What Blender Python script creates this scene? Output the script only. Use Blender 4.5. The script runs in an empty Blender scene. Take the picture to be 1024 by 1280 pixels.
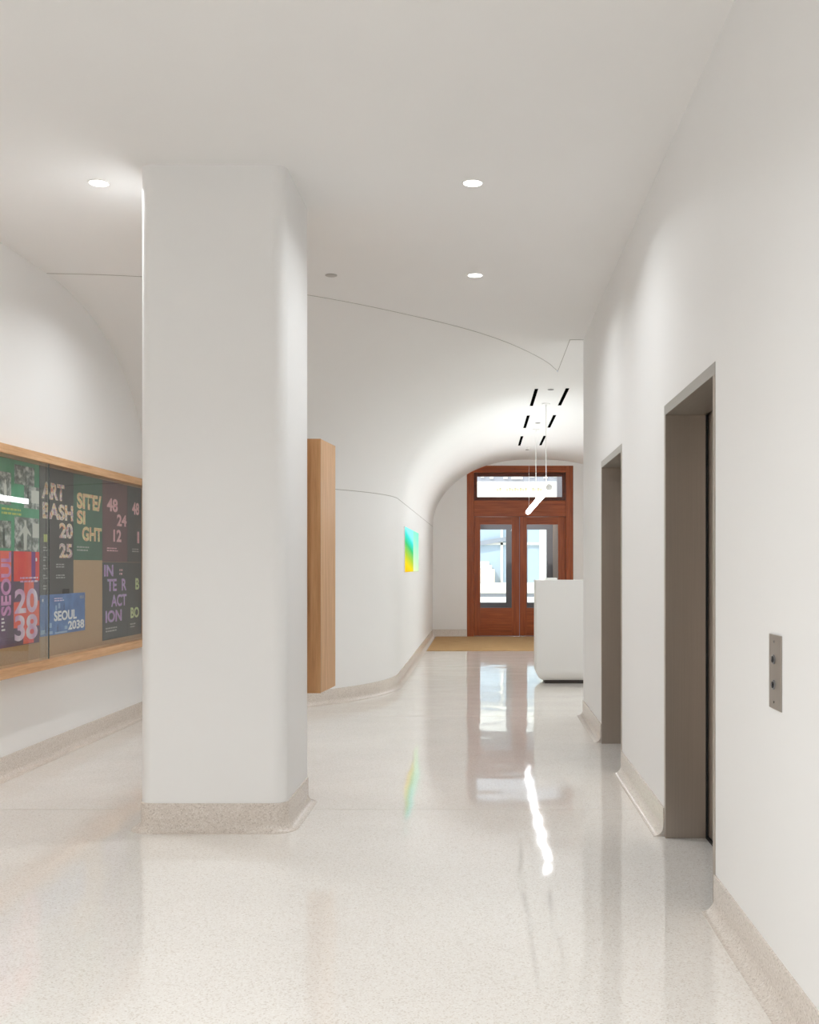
import bpy, bmesh, math, random
from mathutils import Vector, Matrix
random.seed(4)
SC = bpy.context.scene
COL = SC.collection
PI = math.pi

# ------------------------------------------------------------------ camera, world, sun, exposure
F = 1350.0                      # focal length in pixels of the 1024 x 1280 frame
EYE = 1.4                       # eye height
cam = bpy.data.cameras.new('camera')
cam.sensor_fit = 'VERTICAL'
cam.sensor_height = 36.0
cam.lens = 36.0 * F / 1280.0
cam.shift_x = (512 - 603) / 1280.0
cam.shift_y = (708 - 640) / 1280.0
cam.clip_end = 300
camo = bpy.data.objects.new('camera', cam)
camo.location = (0, 0, EYE)
camo.rotation_euler = (PI / 2, 0, 0)
COL.objects.link(camo)
SC.camera = camo

SC.view_settings.view_transform = 'Standard'
SC.view_settings.look = 'None'
SC.view_settings.gamma = 1.0
SC.view_settings.use_curve_mapping = False
SC.view_settings.exposure = 0.27
SC.cycles.max_bounces = 14
SC.cycles.diffuse_bounces = 10
SC.cycles.glossy_bounces = 6
SC.cycles.transparent_max_bounces = 12
SC.cycles.caustics_reflective = False
SC.cycles.caustics_refractive = False
SC.cycles.sample_clamp_indirect = 6.0

w = bpy.data.worlds.new('sky')
SC.world = w
w.use_nodes = True
w.node_tree.nodes['Background'].inputs[0].default_value = (0.92, 0.96, 1.0, 1)
w.node_tree.nodes['Background'].inputs[1].default_value = 1.9

sun = bpy.data.lights.new('sun', 'SUN')
sun.energy = 2.6
sun.angle = math.radians(1.5)
sun.color = (1.0, 0.95, 0.88)
suno = bpy.data.objects.new('sun', sun)
suno.rotation_euler = Vector((0.45, 0.55, -0.75)).to_track_quat('-Z', 'Y').to_euler()
suno.location = (0, 20, 30)
COL.objects.link(suno)

DOWNLIGHT_W = 12.0
RECEPTION_FILL_W = 26.0
FILL_DISC_W = 22.0
DOWNLIGHT_COL = (0.935, 0.975, 1.0)
TUBE_EMIT = 16.5

# ------------------------------------------------------------------ materials
def s2l(c):
    return tuple((x / 255 / 12.92) if x / 255 <= 0.04045 else ((x / 255 + 0.055) / 1.055) ** 2.4 for x in c)

def mat(name, rgb=None, rough=0.5, metal=0.0, spec=0.5, lin=None, coat=0.0):
    m = bpy.data.materials.new(name)
    m.use_nodes = True
    b = m.node_tree.nodes['Principled BSDF']
    c = lin if lin else s2l(rgb)
    b.inputs['Base Color'].default_value = (*c, 1)
    b.inputs['Roughness'].default_value = rough
    b.inputs['Metallic'].default_value = metal
    b.inputs['Specular IOR Level'].default_value = spec
    b.inputs['Coat Weight'].default_value = coat
    b.inputs['Coat Roughness'].default_value = 0.05
    return m

def N(m, t, **kw):
    n = m.node_tree.nodes.new(t)
    for k, v in kw.items():
        setattr(n, k, v)
    return n

def L(m, a, b):
    m.node_tree.links.new(a, b)

def bsdf(m):
    return m.node_tree.nodes['Principled BSDF']

def coords(m, scale=(1, 1, 1), kind='Object'):
    tc = N(m, 'ShaderNodeTexCoord')
    mp = N(m, 'ShaderNodeMapping')
    mp.inputs['Scale'].default_value = scale
    L(m, tc.outputs[kind], mp.inputs['Vector'])
    return mp.outputs['Vector']

def ramp(m, fac, stops):
    r = N(m, 'ShaderNodeValToRGB')
    e = r.color_ramp.elements
    e[0].position, e[0].color = stops[0][0], (*stops[0][1], 1)
    e[1].position, e[1].color = stops[-1][0], (*stops[-1][1], 1)
    for p, c in stops[1:-1]:
        x = e.new(p)
        x.color = (*c, 1)
    L(m, fac, r.inputs['Fac'])
    return r.outputs['Color']

def noise(m, vec, scale, detail=3, rough=0.5):
    n = N(m, 'ShaderNodeTexNoise')
    n.inputs['Scale'].default_value = scale
    n.inputs['Detail'].default_value = detail
    n.inputs['Roughness'].default_value = rough
    L(m, vec, n.inputs['Vector'])
    return n.outputs['Fac']

def bump(m, h, strength, dist=0.01):
    b = N(m, 'ShaderNodeBump')
    b.inputs['Strength'].default_value = strength
    b.inputs['Distance'].default_value = dist
    L(m, h, b.inputs['Height'])
    L(m, b.outputs['Normal'], bsdf(m).inputs['Normal'])
    return b

def plaster(name, lin, rough=0.55):
    m = mat(name, lin=lin, rough=rough, spec=0.3)
    v = coords(m)
    c = ramp(m, noise(m, v, 1.3, 3), [(0.3, tuple(x * 0.985 for x in lin)), (0.7, lin)])
    L(m, c, bsdf(m).inputs['Base Color'])
    bump(m, noise(m, v, 260, 2), 0.03, 0.002)
    return m

WHITE = plaster('white_paint', (0.85, 0.846, 0.84))
CEIL = plaster('ceiling_paint', (0.85, 0.845, 0.837), 0.7)
DESKM = plaster('white_solid_surface', (0.74, 0.73, 0.715), 0.4)

def terrazzo(name, lo, mid, hi, rough, wave=True, contrast=1.0):
    m = mat(name, lin=mid, rough=rough, spec=0.5)
    v = coords(m)
    vo = N(m, 'ShaderNodeTexVoronoi')
    vo.inputs['Scale'].default_value = 190
    L(m, v, vo.inputs['Vector'])
    sep = N(m, 'ShaderNodeSeparateColor')
    L(m, vo.outputs['Color'], sep.inputs['Color'])
    c = ramp(m, sep.outputs['Red'], [(0.0, lo), (0.25, mid), (0.7, mid), (1.0, hi)])
    big = ramp(m, noise(m, v, 0.9, 3), [(0.3, (0.965, 0.96, 0.955)), (0.7, (1, 1, 1))])
    mx = N(m, 'ShaderNodeMix', data_type='RGBA', blend_type='MULTIPLY')
    mx.inputs['Factor'].default_value = 1
    L(m, c, mx.inputs['A'])
    L(m, big, mx.inputs['B'])
    L(m, mx.outputs['Result'], bsdf(m).inputs['Base Color'])
    if wave:
        bump(m, noise(m, v, 2.2, 1), 0.16, 0.02)
    return m

FLOORM = terrazzo('cream_terrazzo', (0.66, 0.60, 0.54), (0.81, 0.77, 0.725), (0.87, 0.845, 0.81), 0.055)
BASEM = terrazzo('beige_terrazzo_base', (0.50, 0.435, 0.38), (0.68, 0.615, 0.555), (0.78, 0.73, 0.68), 0.2, False)
JOINT = mat('joint_grey', (172, 169, 164), 0.8)
FJOINT = mat('floor_joint', (196, 188, 176), 0.3)

def wood(name, dark, mid, light, axis='z', rough=0.4, scale=1.0):
    m = mat(name, lin=mid, rough=rough, spec=0.4)
    sc = {'z': (26, 26, 1.2), 'y': (26, 1.2, 26), 'x': (1.2, 26, 26)}[axis]
    v = coords(m, tuple(x * scale for x in sc))
    n1 = noise(m, v, 1.6, 5, 0.6)
    c = ramp(m, n1, [(0.28, dark), (0.5, mid), (0.72, light)])
    v2 = coords(m, tuple(x * 3 * scale for x in sc))
    n2 = noise(m, v2, 2.0, 3)
    g = ramp(m, n2, [(0.35, (0.88, 0.86, 0.84)), (0.6, (1, 1, 1))])
    mx = N(m, 'ShaderNodeMix', data_type='RGBA', blend_type='MULTIPLY')
    mx.inputs['Factor'].default_value = 0.7
    L(m, c, mx.inputs['A'])
    L(m, g, mx.inputs['B'])
    L(m, mx.outputs['Result'], bsdf(m).inputs['Base Color'])
    bump(m, n1, 0.05, 0.003)
    return m

OAK_D, OAK_M, OAK_L = s2l((192, 144, 98)), s2l((212, 166, 120)), s2l((224, 182, 138))
OAKZ = wood('oak_upright', OAK_D, OAK_M, OAK_L, 'z')
OAKY = wood('oak_rail', OAK_D, OAK_M, OAK_L, 'y')
OAKDZ = wood('oak_back_board', s2l((168, 120, 76)), s2l((188, 140, 94)), s2l((200, 154, 108)), 'z')
MAH_D, MAH_M, MAH_L = s2l((124, 58, 30)), s2l((156, 78, 40)), s2l((176, 96, 52))
MAHZ = wood('mahogany_upright', MAH_D, MAH_M, MAH_L, 'z', 0.32)
MAHX = wood('mahogany_rail', MAH_D, MAH_M, MAH_L, 'x', 0.32)
MAHS = wood('mahogany_sash_shade', s2l((76, 34, 20)), s2l((96, 44, 26)), s2l((110, 54, 32)), 'x', 0.35)  # shadow on the recessed sash painted in as darker wood

def brushed(name, rgb, rough, axis='z'):
    m = mat(name, rgb, rough, 1.0)
    v = coords(m, {'z': (160, 160, 1.2), 'y': (160, 1.2, 160)}[axis])
    n = noise(m, v, 2, 3)
    c = s2l(rgb)
    L(m, ramp(m, n, [(0.3, tuple(x * 0.95 for x in c)), (0.7, tuple(min(1, x * 1.03) for x in c))]), bsdf(m).inputs['Base Color'])
    bump(m, n, 0.03, 0.001)
    return m

STEEL = brushed('brushed_bronze_steel', (184, 174, 164), 0.36, 'z')
STEELH = brushed('brushed_steel_header', (190, 187, 182), 0.38, 'y')
STEELP = brushed('brushed_steel_plate', (178, 170, 162), 0.42, 'z')
DARK = mat('gap_shade_and_sill', (12, 12, 12), 0.7)
BLACK = mat('black_slot', lin=(0.0015, 0.0015, 0.0015), rough=1.0, spec=0.0)
CHROME = mat('chrome', (210, 212, 215), 0.15, 1.0)
RING = mat('button_ring', (150, 150, 152), 0.35, 0.9)
DARKMETAL = mat('dark_button', (60, 60, 64), 0.25, 0.8)
GREYDISC = mat('grey_disc', (186, 183, 179), 0.5)
LAMPWHITE = mat('white_lamp_metal', (235, 235, 233), 0.4)
CABLE = mat('white_cable', (235, 235, 232), 0.5)
MATM = mat('coir', (176, 146, 104), 0.95, spec=0.1)
_v = coords(MATM, (1, 14, 1))
L(MATM, ramp(MATM, noise(MATM, _v, 5, 4), [(0.3, s2l((160, 126, 84))), (0.7, s2l((196, 164, 122)))]), bsdf(MATM).inputs['Base Color'])
bump(MATM, noise(MATM, coords(MATM), 300, 2), 0.5, 0.004)
KRAFT = mat('kraft_board', (186, 154, 120), 0.8, spec=0.2)
_v = coords(KRAFT)
L(KRAFT, ramp(KRAFT, noise(KRAFT, _v, 60, 3), [(0.3, s2l((180, 147, 113))), (0.7, s2l((190, 158, 124)))]), bsdf(KRAFT).inputs['Base Color'])

def emit(name, lin, strength):
    m = bpy.data.materials.new(name)
    m.use_nodes = True
    nt = m.node_tree
    nt.nodes.remove(bsdf(m))
    e = N(m, 'ShaderNodeEmission')
    e.inputs[0].default_value = (*lin, 1)
    e.inputs[1].default_value = strength
    L(m, e.outputs[0], nt.nodes['Material Output'].inputs[0])
    return m

TUBEM = emit('tube_glow', (0.945, 0.975, 1.0), TUBE_EMIT)
LENSM = emit('lens_glow', (1.0, 0.97, 0.93), 9.0)

def thin_glass(name, tint=(1, 1, 1), ior=1.5, rough=0.0, extra=0.0):
    m = bpy.data.materials.new(name)
    m.use_nodes = True
    nt = m.node_tree
    nt.nodes.remove(bsdf(m))
    t = N(m, 'ShaderNodeBsdfTransparent')
    t.inputs[0].default_value = (*tint, 1)
    g = N(m, 'ShaderNodeBsdfGlossy')
    g.inputs['Roughness'].default_value = rough
    fr = N(m, 'ShaderNodeFresnel')
    fr.inputs[0].default_value = ior
    ad = N(m, 'ShaderNodeMath', operation='MULTIPLY_ADD')
    ad.inputs[1].default_value = 1.05
    ad.inputs[2].default_value = extra
    L(m, fr.outputs[0], ad.inputs[0])
    ge = N(m, 'ShaderNodeNewGeometry')
    fb = N(m, 'ShaderNodeMath', operation='SUBTRACT')
    fb.inputs[0].default_value = 1.0
    L(m, ge.outputs['Backfacing'], fb.inputs[1])
    mu = N(m, 'ShaderNodeMath', operation='MULTIPLY')
    L(m, ad.outputs[0], mu.inputs[0])
    L(m, fb.outputs[0], mu.inputs[1])
    mx = N(m, 'ShaderNodeMixShader')
    L(m, mu.outputs[0], mx.inputs[0])
    L(m, t.outputs[0], mx.inputs[1])
    L(m, g.outputs[0], mx.inputs[2])
    L(m, mx.outputs[0], nt.nodes['Material Output'].inputs[0])
    return m

CASEGLASS = thin_glass('case_glass', (0.95, 0.965, 0.955), 1.5)
DOORGLASS = thin_glass('door_glass', (0.94, 0.97, 0.98), 1.45)

# ------------------------------------------------------------------ mesh helpers
def MB():
    return bmesh.new()

def box(bm, x0, x1, y0, y1, z0, z1):
    vs = [bm.verts.new((x, y, z)) for z in (z0, z1) for y in (y0, y1) for x in (x0, x1)]
    fs = []
    for q in ((0, 2, 3, 1), (4, 5, 7, 6), (0, 1, 5, 4), (2, 6, 7, 3), (0, 4, 6, 2), (1, 3, 7, 5)):
        fs.append(bm.faces.new([vs[i] for i in q]))
    return vs, fs

def cyl(bm, p0, p1, r, n=24, caps=True):
    p0, p1 = Vector(p0), Vector(p1)
    d = (p1 - p0).normalized()
    a = d.orthogonal().normalized()
    b = d.cross(a)
    r0 = [bm.verts.new(p0 + r * (a * math.cos(2 * PI * i / n) + b * math.sin(2 * PI * i / n))) for i in range(n)]
    r1 = [bm.verts.new(p1 + r * (a * math.cos(2 * PI * i / n) + b * math.sin(2 * PI * i / n))) for i in range(n)]
    for i in range(n):
        j = (i + 1) % n
        bm.faces.new((r0[i], r0[j], r1[j], r1[i]))
    if caps:
        bm.faces.new(r0[::-1])
        bm.faces.new(r1)

def lathe(bm, prof, c, axis='z', n=28):
    rings = []
    for r, h in prof:
        ring = []
        for i in range(n):
            a = 2 * PI * i / n
            u, v = r * math.cos(a), r * math.sin(a)
            p = {'z': (u, v, h), 'x': (h, u, v), 'y': (u, h, v)}[axis]
            ring.append(bm.verts.new((c[0] + p[0], c[1] + p[1], c[2] + p[2])))
        rings.append(ring)
    for a, b in zip(rings, rings[1:]):
        for i in range(n):
            j = (i + 1) % n
            bm.faces.new((a[i], a[j], b[j], b[i]))
    bm.faces.new(rings[0][::-1])
    bm.faces.new(rings[-1])

def bevel(bm, w, seg=2, edges=None):
    bmesh.ops.bevel(bm, geom=list(edges if edges is not None else bm.edges), offset=w, segments=seg, profile=0.5, affect='EDGES', clamp_overlap=True)

def sheet(bm, rows):
    g = [[bm.verts.new(p) for p in r] for r in rows]
    for a, b in zip(g, g[1:]):
        for i in range(len(a) - 1):
            bm.faces.new((a[i], a[i + 1], b[i + 1], b[i]))

def sweep(bm, path, prof, closed=False):
    """carry a section (offset to the right of the path, height) along a plan path"""
    n = len(path)
    rows = []
    for i in range(n):
        p = Vector(path[i])
        dirs = []
        if closed or i > 0:
            dirs.append((p - Vector(path[i - 1])).normalized())
        if closed or i < n - 1:
            dirs.append((Vector(path[(i + 1) % n]) - p).normalized())
        ns = [Vector((d.y, -d.x)) for d in dirs]
        m = sum(ns, Vector((0, 0))).normalized()
        k = 1.0 / max(0.35, m.dot(ns[0]))
        rows.append([bm.verts.new((p.x + m.x * o * k, p.y + m.y * o * k, z)) for o, z in prof])
    np_ = len(prof)
    for i in range(n if closed else n - 1):
        a, b = rows[i], rows[(i + 1) % n]
        for k in range(np_):
            q = (k + 1) % np_
            bm.faces.new((a[k], a[q], b[q], b[k]))
    if not closed:
        bm.faces.new(rows[0])
        bm.faces.new(rows[-1][::-1])

def wloc(o):
    v = Vector((0, 0, 0))
    while o is not None:
        v += o.location
        o = o.parent
    return v

def obj(name, bm, m, parent=None, smooth=None, loc=None):
    if parent is not None:
        bmesh.ops.translate(bm, verts=bm.verts, vec=-wloc(parent))
    bmesh.ops.recalc_face_normals(bm, faces=bm.faces)
    me = bpy.data.meshes.new(name)
    bm.to_mesh(me)
    bm.free()
    for mm in (m if isinstance(m, (list, tuple)) else (m,)):
        me.materials.append(mm)
    if smooth:
        for p in me.polygons:
            p.use_smooth = True
        me.set_sharp_from_angle(angle=math.radians(smooth))
    o = bpy.data.objects.new(name, me)
    COL.objects.link(o)
    if parent is not None:
        o.parent = parent
    if loc:
        o.location = loc
    return o

def tag(o, label, cat, group=None, kind=None):
    o['label'] = label
    o['category'] = cat
    if group:
        o['group'] = group
    if kind:
        o['kind'] = kind
    return o

def thing(name, label, cat, loc=(0, 0, 0), group=None, kind=None):
    o = bpy.data.objects.new(name, None)
    o.empty_display_size = 0.1
    COL.objects.link(o)
    o.location = loc
    return tag(o, label, cat, group, kind)

def struct(name, bm, m, label, cat, smooth=None):
    return tag(obj(name, bm, m, None, smooth), label, cat, kind='structure')

def copy_tree(root, loc, label):
    r = root.copy()
    COL.objects.link(r)
    r.location = loc
    r['label'] = label
    for ch in list(root.children):
        c = ch.copy()
        COL.objects.link(c)
        c.parent = r
        for g in list(ch.children):
            d = g.copy()
            COL.objects.link(d)
            d.parent = c
    return r

# ------------------------------------------------------------------ plan of the place (metres; x right, y into the picture)
CZ = 3.52                    # ceiling
XR = 0.946                   # elevator wall
XL = -3.15                   # display case wall
YB = -5.0                    # wall behind the visitor
YC = 10.1                    # where the elevator wall ends
YE = 21.46                   # entrance wall
XH = -0.985                  # hall wall
SPR = 2.19                   # spring line of the vault
XK = 0.82                    # crown of the vault
XHR = 3.2                    # far right wall of the reception bay
CX, CY, CR = XH - 2.51, 12.6, 2.51   # rounded corner
EL = ((4.38, 5.60), (7.31, 8.57))    # elevator frames, outer
ELZ = 2.232

# ------------------------------------------------------------------ floor, walls, ceiling
bm = MB(); box(bm, -3.6, 3.5, YB - 0.3, YE + 0.02, -0.12, 0.0)
struct('floor', bm, FLOORM, 'glossy cream terrazzo floor running the length of the lobby', 'floor')
bm = MB()
box(bm, -3.09, -0.2, 6.218, 6.222, 0.0, 0.0006); box(bm, -0.2, 0.89, 6.218, 6.222, 0.0, 0.0006)
box(bm, -1.0, 0.60, 14.9, 14.906, 0.0, 0.0006)
box(bm, -0.93, 0.89, 10.1, 10.105, 0.0, 0.0006)
struct('trim_1', bm, FJOINT, 'thin joint lines across the terrazzo floor', 'floor joint')

bm = MB()
box(bm, XL - 0.35, XL, YB - 0.2, 10.4, 0, CZ + 0.1)
struct('wall_left', bm, WHITE, 'white wall behind the poster case at left', 'wall')
bm = MB(); box(bm, -3.6, 3.5, YB - 0.3, YB, -0.05, CZ + 0.1)
struct('wall_back', bm, WHITE, 'white wall behind the viewpoint closing the lobby', 'wall')
bm = MB()
ys = [YB - 0.2, EL[0][0], EL[0][1], EL[1][0], EL[1][1], YC]
for a, b in ((0, 1), (2, 3), (4, 5)):
    box(bm, XR, XR + 0.36, ys[a], ys[b], 0, CZ + 0.1)
for a, b in EL:
    box(bm, XR, XR + 0.36, a, b, ELZ, CZ + 0.1)
    box(bm, XR + 0.30, XR + 0.36, a, b, 0, ELZ)
box(bm, XR + 0.36, 3.5, YC - 0.3, YC, 0, CZ + 0.1)
struct('wall_right', bm, WHITE, 'tall white wall at right pierced by two elevator doorways', 'wall')

# rounded corner and hall wall in plan
TH = [math.radians(-90 + 90 * i / 44) for i in range(45)]
SEAM = [(-90, 4.80), (-82, 4.80), (-78, 4.83), (-63, 4.69), (-51.7, 4.53), (-39, 4.46), (-26, 4.39), (-11.8, 4.40)]
def seam_r(deg):
    if deg >= -11.8:
        return (XK - CX) / math.cos(math.radians(deg))
    for (a, ra), (b, rb) in zip(SEAM, SEAM[1:]):
        if a <= deg <= b:
            t = (deg - a) / (b - a)
            return ra + (rb - ra) * t
    return SEAM[0][1]
_raw = [seam_r(math.degrees(t)) for t in TH]
_sm = list(_raw)
for _ in range(4):
    _sm = [_sm[0]] + [(_sm[i - 1] + _sm[i] + _sm[i + 1]) / 3 for i in range(1, len(_sm) - 1)] + [_sm[-1]]
SR = [s if math.degrees(t) < -14 else r for s, r, t in zip(_sm, _raw, TH)]
W = [(CX + CR * math.cos(t), CY + CR * math.sin(t)) for t in TH]
C = [(CX + r * math.cos(t), CY + r * math.sin(t)) for r, t in zip(SR, TH)]
for k in range(1, 19):
    y = CY + (YE + 0.012 - CY) * k / 18
    W.append((XH, y)); C.append((XK, y))
bm = MB()
sheet(bm, [[(x, y, z) for x, y in W] for z in (0.0, 0.7, 1.4, SPR)])
sheet(bm, [[(XL - 0.4, 10.09, z), (W[0][0], W[0][1], z)] for z in (0, SPR)])
struct('wall_hall_left', bm, WHITE, 'white wall curving from behind the column into the entrance hall', 'wall', 40)
bm = MB()
rows = []
for k in range(29):
    ph = PI / 2 * k / 28
    rows.append([(wx + (cx - wx) * (1 - math.cos(ph)), wy + (cy - wy) * (1 - math.cos(ph)), SPR + (CZ - SPR) * math.sin(ph)) for (wx, wy), (cx, cy) in zip(W, C)])
sheet(bm, rows)
struct('ceiling_vault', bm, CEIL, 'white vaulted ceiling sweeping up from the curved hall wall', 'ceiling', 60)
# right half of the hall ceiling
bm = MB()
rows = []
for x, z in [(XK, CZ), (1.3, CZ)] + [(1.3 + 1.9 * math.sin(PI / 2 * k / 16), SPR + (CZ - SPR) * math.cos(PI / 2 * k / 16)) for k in range(1, 17)] + [(XHR, 0)]:
    rows.append([(x, y, z) for y in (YC, 14, 18, YE + 0.012)])
sheet(bm, rows)
struct('ceiling_hall', bm, CEIL, 'white hall ceiling over the reception desk beside the entrance', 'ceiling', 60)
# flat lobby ceiling
seam_pts = [c for c in C[:45] if c[1] <= 11.72]
bm = MB()
pts = [(XL - 0.4, YB - 0.2), (XR + 0.1, YB - 0.2), (XR + 0.1, YC), (XK, YC), (XK, seam_pts[-1][1])] + seam_pts[::-1]
f = bm.faces.new([bm.verts.new((x, y, CZ)) for x, y in pts])
ex = bmesh.ops.extrude_face_region(bm, geom=[f])
for v in [g for g in ex['geom'] if isinstance(g, bmesh.types.BMVert)]:
    v.co.z += 0.001
bmesh.ops.triangulate(bm, faces=bm.faces)
struct('ceiling', bm, CEIL, 'flat white ceiling over the front of the lobby', 'ceiling')
bm = MB()
sp = [(XR, YC - 0.003), (XK, YC - 0.003), (XK, seam_pts[-1][1])] + seam_pts[::-1]
sweep(bm, sp, [(-0.0025, CZ + 0.001), (-0.0025, CZ - 0.0025), (0.0025, CZ - 0.0025), (0.0025, CZ + 0.001)])
struct('trim_2', bm, JOINT, 'thin curved seam line where the flat ceiling meets the vault', 'ceiling seam')
bm = MB()
sweep(bm, W[3:], [(-0.001, SPR - 0.003), (0.002, SPR - 0.003), (0.002, SPR + 0.003), (-0.001, SPR + 0.003)])
struct('trim_3', bm, JOINT, 'thin horizontal seam along the top of the curved hall wall', 'wall seam')

# end wall around the entrance
DX0, DX1, DZ1 = -0.307, 1.809, 3.403
bm = MB()
box(bm, -3.6, DX0, YE, YE + 0.3, 0, CZ + 0.2)
box(bm, DX1, 3.6, YE, YE + 0.3, 0, CZ + 0.2)
box(bm, DX0, DX1, YE, YE + 0.3, DZ1, CZ + 0.2)
struct('wall_end', bm, WHITE, 'white end wall around the wooden entrance', 'wall')

# baseboards with a cove foot
prof = [(-0.01, 0.0), (-0.01, 0.15), (0.006, 0.15), (0.0075, 0.145), (0.0075, 0.052)]
for k in range(1, 8):
    a = PI / 2 * k / 7
    prof.append((0.0575 - 0.05 * math.cos(a), 0.052 - 0.05 * math.sin(a)))
prof.append((0.0575, 0.0))
bm = MB(); sweep(bm, [(XL, YB), (XL, 10.10)] + W[5:] + [(DX0, YE)][0:0], prof)
struct('baseboard_left', bm, BASEM, 'beige terrazzo baseboard along the case wall and curved hall wall', 'baseboard', 50)
bm = MB(); sweep(bm, [(XH, YE), (DX0 - 0.005, YE)], prof)
struct('baseboard_end', bm, BASEM, 'short beige baseboard left of the wooden entrance', 'baseboard', 50)
for p, lb in (([(XR, EL[0][0]), (XR, YB)], 'beige terrazzo baseboard under the elevator call buttons'),
              ([(XR, EL[1][0]), (XR, EL[0][1])], 'beige terrazzo baseboard between the two elevators'),
              ([(3.2, YC), (XR, YC), (XR, EL[1][1])], 'beige terrazzo baseboard past the second elevator')):
    bm = MB(); sweep(bm, p, prof)
    struct('baseboard_right', bm, BASEM, lb, 'baseboard', 50)

# ------------------------------------------------------------------ the column
def rrect(x0, x1, y0, y1, r, n=10):
    pts = []
    for cx, cy, a0 in ((x1 - r, y0 + r, -90), (x1 - r, y1 - r, 0), (x0 + r, y1 - r, 90), (x0 + r, y0 + r, 180)):
        for k in range(n + 1):
            a = math.radians(a0 + 90 * k / n)
            pts.append((cx + r * math.cos(a), cy + r * math.sin(a)))
    return pts
PX0, PX1, PY0, PY1 = -1.815, -1.038, 5.70, 6.47
rp = rrect(PX0, PX1, PY0, PY1, 0.075)
bm = MB()
lo = [bm.verts.new((x, y, 0)) for x, y in rp]
hi = [bm.verts.new((x, y, CZ + 0.02)) for x, y in rp]
for i in range(len(rp)):
    j = (i + 1) % len(rp)
    bm.faces.new((lo[i], lo[j], hi[j], hi[i]))
bm.faces.new(hi)
struct('column', bm, WHITE, 'big white square column with rounded corners in mid lobby', 'column', 40)
bm = MB(); sweep(bm, rp, prof, closed=True)
struct('baseboard_column', bm, BASEM, 'speckled beige terrazzo base wrapping the foot of the column', 'baseboard', 50)

# ------------------------------------------------------------------ elevators
for i, ((a, b), lb) in enumerate(zip(EL, ('bronze steel elevator doorway nearest the call buttons', 'bronze steel elevator doorway farther along, toward the reception desk'))):
    t = thing('door_%d' % (i + 2), lb, 'elevator door', (XR, (a + b) / 2, 0), 'elevator doorways in the white wall', 'structure')
    j, h, xf, xd = 0.04, 0.052, XR - 0.003, XR + 0.205
    for y0, y1 in ((a, a + j), (b - j, b)):
        bm = MB(); box(bm, xf, xd, y0, y1, 0, ELZ - h); bevel(bm, 0.0015, 1)
        obj('jamb', bm, STEEL, t)
    bm = MB(); box(bm, xf, xd, a, b, ELZ - h, ELZ); bevel(bm, 0.0015, 1)
    obj('header', bm, STEELH, t)['label'] = 'lighter steel header strip'
    bm = MB(); box(bm, xd + 0.030, xd + 0.06, a + 0.006, (a + b) / 2 + 0.2, 0.012, ELZ - 0.01); bevel(bm, 0.002, 1)
    obj('door_panel', bm, STEEL, t)
    bm = MB(); box(bm, xd + 0.012, xd + 0.045, (a + b) / 2 - 0.1, b - 0.006, 0.012, ELZ - 0.01); bevel(bm, 0.002, 1)
    obj('door_panel', bm, STEEL, t)
    bm = MB(); box(bm, xd + 0.0005, xd + 0.0115, b - 0.04, b - 0.0005, 0, ELZ - h)  # solid dark strip paints the shade of the door gap
    obj('gap_shade_strip', bm, DARK, t)['label'] = 'black strip painting the shade in the gap beside the door panel'
    bm = MB(); box(bm, xd, xd + 0.07, a + 0.003, b - 0.003, 0.0, 0.010)
    obj('sill', bm, DARK, t)['label'] = 'dark sill groove'

# call button plate
t = thing('call_button_plate', 'steel elevator call plate with two round buttons on the white wall', 'elevator button panel', (XR, 3.477, 1.06))
bm = MB(); box(bm, XR - 0.004, XR, 3.406, 3.548, 0.939, 1.180); bevel(bm, 0.0012, 1)
obj('plate', bm, STEELP, t)
for z in (1.1, 1.018):
    bm = MB(); lathe(bm, [(0.0155, XR - 0.003), (0.0155, XR - 0.0075), (0.0135, XR - 0.0085), (0.0120, XR - 0.0085)], (0, 3.486, z), 'x')
    bt = obj('button', bm, RING, t, 40)
    bm = MB(); lathe(bm, [(0.0105, XR - 0.0080), (0.0105, XR - 0.0115), (0.008, XR - 0.0125)], (0, 3.486, z), 'x')
    obj('button_face', bm, DARKMETAL, bt, 40)
for z in (1.157, 0.962):
    bm = MB(); lathe(bm, [(0.004, XR - 0.003), (0.004, XR - 0.0048), (0.0025, XR - 0.0052)], (0, 3.486, z), 'x', 12)
    obj('screw', bm, DARKMETAL, t, 40)

# ------------------------------------------------------------------ entrance
t = thing('door_1', 'reddish brown wooden double entrance door with transom at the hall end', 'entrance door', (0.75, YE, 0), None, 'structure')
yf = YE + 0.014
def part(name, boxes, m, parent, bv=0.006):
    bm = MB()
    for b in boxes:
        b2 = MB(); box(b2, *b)
        if bv:
            bevel(b2, bv, 2)
        me = bpy.data.meshes.new('tmp'); b2.to_mesh(me); b2.free()
        bm.from_mesh(me); bpy.data.meshes.remove(me)
    return obj(name, bm, m, parent)
part('jamb', [(DX0, -0.167, yf, yf + 0.22, 0, DZ1)], MAHZ, t)
part('jamb', [(1.661, DX1, yf, yf + 0.22, 0, DZ1)], MAHZ, t)
part('head', [(-0.167, 1.661, yf, yf + 0.22, 3.268, DZ1)], MAHX, t)
part('transom_rail', [(-0.167, 1.661, yf + 0.004, yf + 0.2, 2.392, 2.712)], MAHX, t)
part('transom_sash', [(-0.167, -0.10, yf + 0.05, yf + 0.12, 2.712, 3.268), (1.59, 1.661, yf + 0.05, yf + 0.12, 2.712, 3.268),
                      (-0.10, 1.59, yf + 0.05, yf + 0.12, 2.712, 2.783), (-0.10, 1.59, yf + 0.05, yf + 0.12, 3.19, 3.268)], MAHS, t)['label'] = 'recessed sash with its shadow painted darker'
bm = MB(); box(bm, -0.10, 1.59, yf + 0.082, yf + 0.088, 2.783, 3.19)
obj('transom_glass', bm, DOORGLASS, t)
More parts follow.
